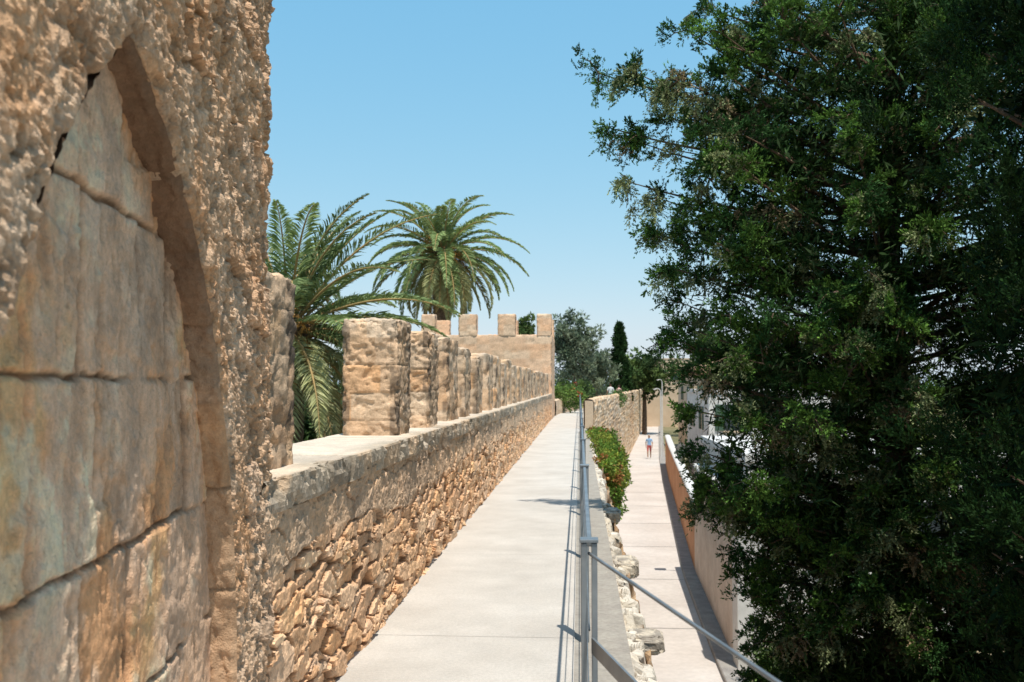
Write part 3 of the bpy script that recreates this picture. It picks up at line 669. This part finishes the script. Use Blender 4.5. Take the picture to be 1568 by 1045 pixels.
def broad(name,base,cc,rad,n,per,bl,bw,cols,tr=.2,shell=.5):
    T=empty(name); lv=Leaves(); base=np.array(base,float); cc=np.array(cc,float); rad=np.array(rad,float); tb=[]
    top=cc-np.array([0,0,rad[2]*.3])
    tb.append((np.array([base,(base+top)/2+np.array([.1,0,0])*tr,top]),[tr,tr*.8,tr*.5]))
    for i in range(n):
        q=unit(rng.normal(size=3)); rr=rng.uniform(shell,1)*(1+.12*math.sin(q[0]*5+q[2]*7+i%3))
        c=cc+q*rad*rr
        col=np.array(cols[rng.integers(len(cols))])*rng.uniform(.7,1.3)
        r=float(rad.mean())*rng.uniform(.12,.24)
        lv.clump(c,r,q*.5+np.array([0,0,.2]),per,3,bl,bw,col)
        if i%5==0: tb.append((np.array([top,(top+c)/2+np.array([0,0,-.05]),c]),[tr*.35,tr*.2,tr*.04]))
    lv.make('foliage',M_leaf,T); tubes('branches',tb,M_bark,6,T)
OL=[(.18,.22,.14),(.13,.17,.11),(.24,.28,.19)]
GR=[(.08,.13,.04),(.12,.17,.05),(.06,.10,.035)]
broad('olive_tree',(-.6,72,GZ),(-.4,72,4.3),(1.9,1.9,3.3),150,36,.30,.09,OL,.22,.1)
broad('olive_tree',(1.2,78,GZ),(1.3,78,2.6),(1.7,1.7,2.2),90,36,.30,.09,OL,.2,.1)
broad('pine_tree',(-3.7,66,GZ),(-3.7,66,5.0),(1.2,1.2,1.1),50,36,.28,.09,GR,.2,.1)
broad('oak_tree',(7.6,118,GZ),(7.6,118,2.9),(3.4,4,3.0),110,36,.5,.2,GR,.35,.2)
broad('oak_tree',(15,112,GZ),(15,112,4.5),(4.2,4,3.6),120,36,.5,.2,GR,.35,.2)
broad('oak_tree',(12.5,74,GZ),(12.5,74,2.5),(3.2,3,3.2),120,36,.4,.14,GR,.3,.2)
broad('fruit_tree',(-9.5,36,GZ),(-9.5,36,-.3),(3,3,2.4),100,40,.3,.12,GR,.25,.2)
broad('fruit_tree',(-5.5,27,GZ),(-5.5,27,-1.6),(2.6,2.6,1.6),90,40,.24,.1,GR,.2,.2)
def hedge(name,x0,x1,y,z0,z1,dy,cols,n,bl=.2,bw=.08,flow=None):
    lv=Leaves()
    for i in range(n):
        c=(rng.uniform(x0,x1),y+rng.uniform(-dy,dy),rng.uniform(z0,z1))
        col=cols[rng.integers(len(cols))]
        lv.clump(c,.3,(0,0,.4),40,3,bl,bw,np.array(col)*rng.uniform(.7,1.3))
        if flow is not None and rng.random()<.15: lv.clump((c[0],c[1]-.2,c[2]+.15),.12,(0,0,.4),14,3,.08,.05,flow)
    lv.make(name,M_leaf)
hedge('flower_hedge',-1.6,.2,58,.3,1.4,.6,[(.14,.24,.06),(.18,.27,.07)],45,.14,.06,(.5,.05,.04))
hedge('flower_hedge',-2.2,1.0,64,.5,1.7,.8,[(.13,.2,.05),(.07,.12,.04)],60,.16,.07,(.45,.06,.05))
lv=Leaves()
for i in range(280):
    y=rng.uniform(21,34); t=rng.random()
    bul=math.sin(min(1,max(0,(y-20)/14))*math.pi)**.7
    c=(.38+rng.random()*.95*bul*(1-abs(t-.45)*.9),y,.25*bul-t*2.4*bul)
    k=rng.random(); col=(.15,.25,.04) if k<.5 else ((.30,.34,.06) if k<.87 else (.42,.20,.07))
    lv.clump(c,.17,(.5,-.3,-.1),60,3,.08,.04,np.array(col)*rng.uniform(.7,1.2))
lv.make('bougainvillea',M_leaf)
hedge('potted_shrub',2.0,2.7,62,.5,1.3,.5,[(.1,.2,.05)],14,.12,.05)
lv=Leaves()
for i in range(120):
    c=(rng.uniform(3.15,4.9),rng.uniform(16.5,19.3),rng.uniform(GZ+.15,GZ+1.25))
    lv.clump(c,.2,(0,-.2,.5),50,3,.09,.04,np.array((.14,.22,.06))*rng.uniform(.6,1.3))
lv.make('garden_shrub',M_leaf)
lv=Leaves()
for i in range(700):
    x=rng.uniform(-160,190); y=rng.uniform(210,260); zt=1.5+2.5*math.sin(x*.05)+2*math.sin(x*.17+1)
    lv.clump((x,y,rng.uniform(GZ,max(-1,zt))),2.4,(0,0,.3),26,2,1.7,.8,np.array(GR[i%3])*1.2*rng.uniform(.7,1.2))
for i in range(220):
    x=rng.uniform(-60,-9); y=rng.uniform(70,100)
    lv.clump((x,y,rng.uniform(GZ,1.)),1.2,(0,0,.3),26,2,.8,.35,np.array(GR[i%3])*rng.uniform(.7,1.2))
lv.make('distant_trees',M_leaf)

# ------------------------------------------------------------ palms
M_stalk=mat_plain('frond_stalk',(.34,.26,.12),(.44,.28,.12),3,.7,noises=(),bumps=None)
def palm(name,bx,by,cz,Lf,nf,tr,pairs,seed,wl=.03,lmax=.5,colmul=1.,emax=82,emin=-55,dr=(55,85)):
    r_=np.random.default_rng(seed); T=empty(name); lv=Leaves(); tb=[]; o=np.array([bx,by,cz])
    for i in range(nf):
        t=(i+.5)/nf; az=i*2.39996+r_.uniform(-.2,.2); el=math.radians(emax+(emin-emax)*t**.9+r_.uniform(-6,6))
        L_=Lf*r_.uniform(.88,1.08)*(.85+.25*math.sin(math.pi*min(1,t*1.2)))
        n=pairs; droop=math.radians(r_.uniform(*dr))*(1 if t<.75 else .6)
        p=o+np.array([math.cos(az)*.15,math.sin(az)*.15,0.05-.25*t]); pts=[p.copy()];dirs=[]
        for k in range(n):
            s=k/n; e_=el-droop*(s**1.5)
            d=np.array([math.cos(az)*math.cos(e_),math.sin(az)*math.cos(e_),math.sin(e_)]); dirs.append(d); p=p+d*L_/n; pts.append(p.copy())
        pts=np.array(pts); dirs=np.array(dirs)
        tb.append((pts[::3],np.linspace(.032,.006,len(pts[::3]))*Lf/3.))
        side=unit(np.cross(dirs,np.array([0,0,1.])+np.array([math.cos(az),math.sin(az),0])*.3)); up=np.cross(side,dirs)
        s=np.arange(n)/n; m=s>.1
        lm=lmax*np.sin(np.clip((s-.06)/.94,0,1)**.6*math.pi*.93+.12).clip(.15,1)
        base=np.array([.20,.26,.10]) if t<.65 else np.array([.33,.33,.16])
        if t>.93: base=np.array([.42,.32,.16])
        base=base*colmul*r_.uniform(.75,1.25)
        for sg in (-1,1):
            for rep in (0,.5):
                D=unit(dirs*.75+side*sg*.8+up*r_.uniform(.1,.45)+r_.normal(size=(n,3))*.10)
                P0=pts[:-1]+dirs*(rep*L_/n)
                bend=np.zeros((n,3)); bend[:,2]=-.22*lm*r_.uniform(.5,1.4,n)
                cc=base*r_.uniform(.8,1.2,(n,1))
                lv.blades(P0[m],D[m],lm[m],wl,cc[m],bend[m])
    for i in range(26):
        az=r_.uniform(0,6.28); e_=r_.uniform(-.4,1.0); d=np.array([math.cos(az)*math.cos(e_),math.sin(az)*math.cos(e_),math.sin(e_)])
        a=o.copy(); b=a+d*.5*Lf/3+np.array([0,0,.1]); c=b+d*.35*Lf/3+np.array([0,0,-.35])
        tb.append((qbez(a,b,c,6),.012*Lf/3))
        lv.clump(c,.14*Lf/3,(0,0,-1),30,2,.18,.03,(.5,.25,.07))
    for i in range(90):
        az=i*2.4; z=cz-.1-1.1*i/90*Lf/3; d=np.array([math.cos(az),math.sin(az),.9]); 
        q0=np.array([bx+tr*math.cos(az)*.9,by+tr*math.sin(az)*.9,z]); tb.append((np.array([q0,q0+d*.16,q0+d*.3]),[.06,.045,.02]))
    lv.make('fronds',M_palm,T)
    tubes('stalks',tb,M_stalk,5,T)
    zz=np.linspace(GZ-.1,cz+.15,60); rr=tr*(1+.12*np.abs(np.sin(np.arange(60)*1.7)))*(1+.35*sm(cz-1.2,cz-.3,zz)); rr[-1]*=.4
    tubes('trunk',[(np.stack([zz*0+bx,zz*0+by,zz],-1),rr)],M_bark,14,T,False)
palm('palm_tree',-5.8,19.5,2.8,3.45,62,.30,70,3,.036,.55,1.05,emax=86,dr=(40,70))
palm('palm_tree',-7.75,56,9.2,4.7,72,.45,48,9,.085,.74,1.2,emin=-72,dr=(55,90))

# ------------------------------------------------------------ people
def flat(name,c,rough=.85):
    return mat_plain(name,c,tuple(x*.85 for x in c),20,rough,noises=(),bumps=None)
M_skin=flat('skin',(.42,.24,.16),.6); M_hair=flat('hair',(.05,.03,.02))
def person(name,loc,h,head,shirt,shorts,stride=1.,female=False):
    J=[];E=[];Rr=[]
    def v(p,r,par=None):
        J.append(p);Rr.append(r)
        if par is not None:E.append((par,len(J)-1))
        return len(J)-1
    sw=.155 if female else .18
    pel=v((0,0,.96),(.15,.10)); wa=v((0,0,1.1),(.13,.09),pel); ch=v((0,-.01,1.3),(.16,.105),wa); nb=v((0,0,1.45),(.075,.065),ch)
    nk=v((0,.01,1.52),(.052,.052),nb); hd=v((0,.02,1.62),(.075,.085),nk); tp=v((0,.01,1.70),(.068,.08),hd)
    v((0,.125,1.615),(.012,.014),hd)
    for s in (-1,1):
        v((s*.088,.01,1.62),(.01,.02),hd)
        st=s*stride
        sh=v((s*sw,0,1.42),(.058,.058),ch); el=v((s*(sw+.06),-.06*st-.02,1.14),(.042,.042),sh); wr=v((s*(sw+.05),-.14*st+.08,.90),(.026,.028),el)
        pa=v((s*(sw+.05),-.16*st+.10,.84),(.020,.036),wr)
        for k,(dy,l) in enumerate(((-.03,.07),(-.01,.085),(.012,.08),(.032,.065))):
            a=v((s*(sw+.048),-.16*st+.10+dy,.80),(.009,.009),pa); v((s*(sw+.035),-.16*st+.115+dy,.80-l),(.008,.008),a)
        a=v((s*(sw+.03),-.16*st+.145,.85),(.010,.010),pa); v((s*(sw+.025),-.16*st+.165,.81),(.009,.009),a)
        hp=v((s*.09,0,.90),(.09,.095),pel); kn=v((s*.095,.13*st+.03,.50),(.058,.062),hp); an=v((s*.09,.20*st-.05,.10 if st>0 else .13),(.038,.042),kn)
        v((s*.095,.20*st+.10,.035 if st>0 else .05),(.036,.03),an); 
    me=bpy.data.meshes.new(name+'_rig'); me.from_pydata(J,E,[]); ob=bpy.data.objects.new(name+'_rig',me); SC.collection.objects.link(ob)
    md=ob.modifiers.new('s','SKIN'); 
    for i,r in enumerate(Rr): me.skin_vertices[0].data[i].radius=r; me.skin_vertices[0].data[i].use_root=(i==0)
    sb=ob.modifiers.new('u','SUBSURF'); sb.levels=1; sb.render_levels=1
    dg=bpy.context.evaluated_depsgraph_get(); m2=bpy.data.meshes.new_from_object(ob.evaluated_get(dg))
    bpy.data.objects.remove(ob)
    for m in (M_skin,flat(name+'_shirt',shirt),flat(name+'_shorts',shorts),M_hair,flat('shoe',(.5,.5,.48))): m2.materials.append(m)
    for p in m2.polygons:
        x,y,z=p.center; i=0
        if z<.09: i=4
        elif .55<z<1.0 and abs(x)<.19: i=2
        elif 1.0<=z<1.47 and (abs(x)<.21 or z>1.22): i=1
        elif z>1.66 or (z>1.55 and y<-.01): i=3
        p.material_index=i; p.use_smooth=True
    o=bpy.data.objects.new(name,m2); SC.collection.objects.link(o); k=h/1.76
    o.scale=(k,k,k); o.rotation_euler=(0,0,head); o.location=loc
person('walking_man',(5.45,79,GZ+.006),1.9,math.pi*.96,(.28,.45,.70),(.45,.10,.09))
person('walking_woman',(2.75,70,0.0),1.68,0,(.75,.45,.42),(.6,.35,.3),.8,True)
person('standing_man',(2.2,71,0.0),1.78,.4,(.7,.7,.7),(.15,.15,.2),.3)
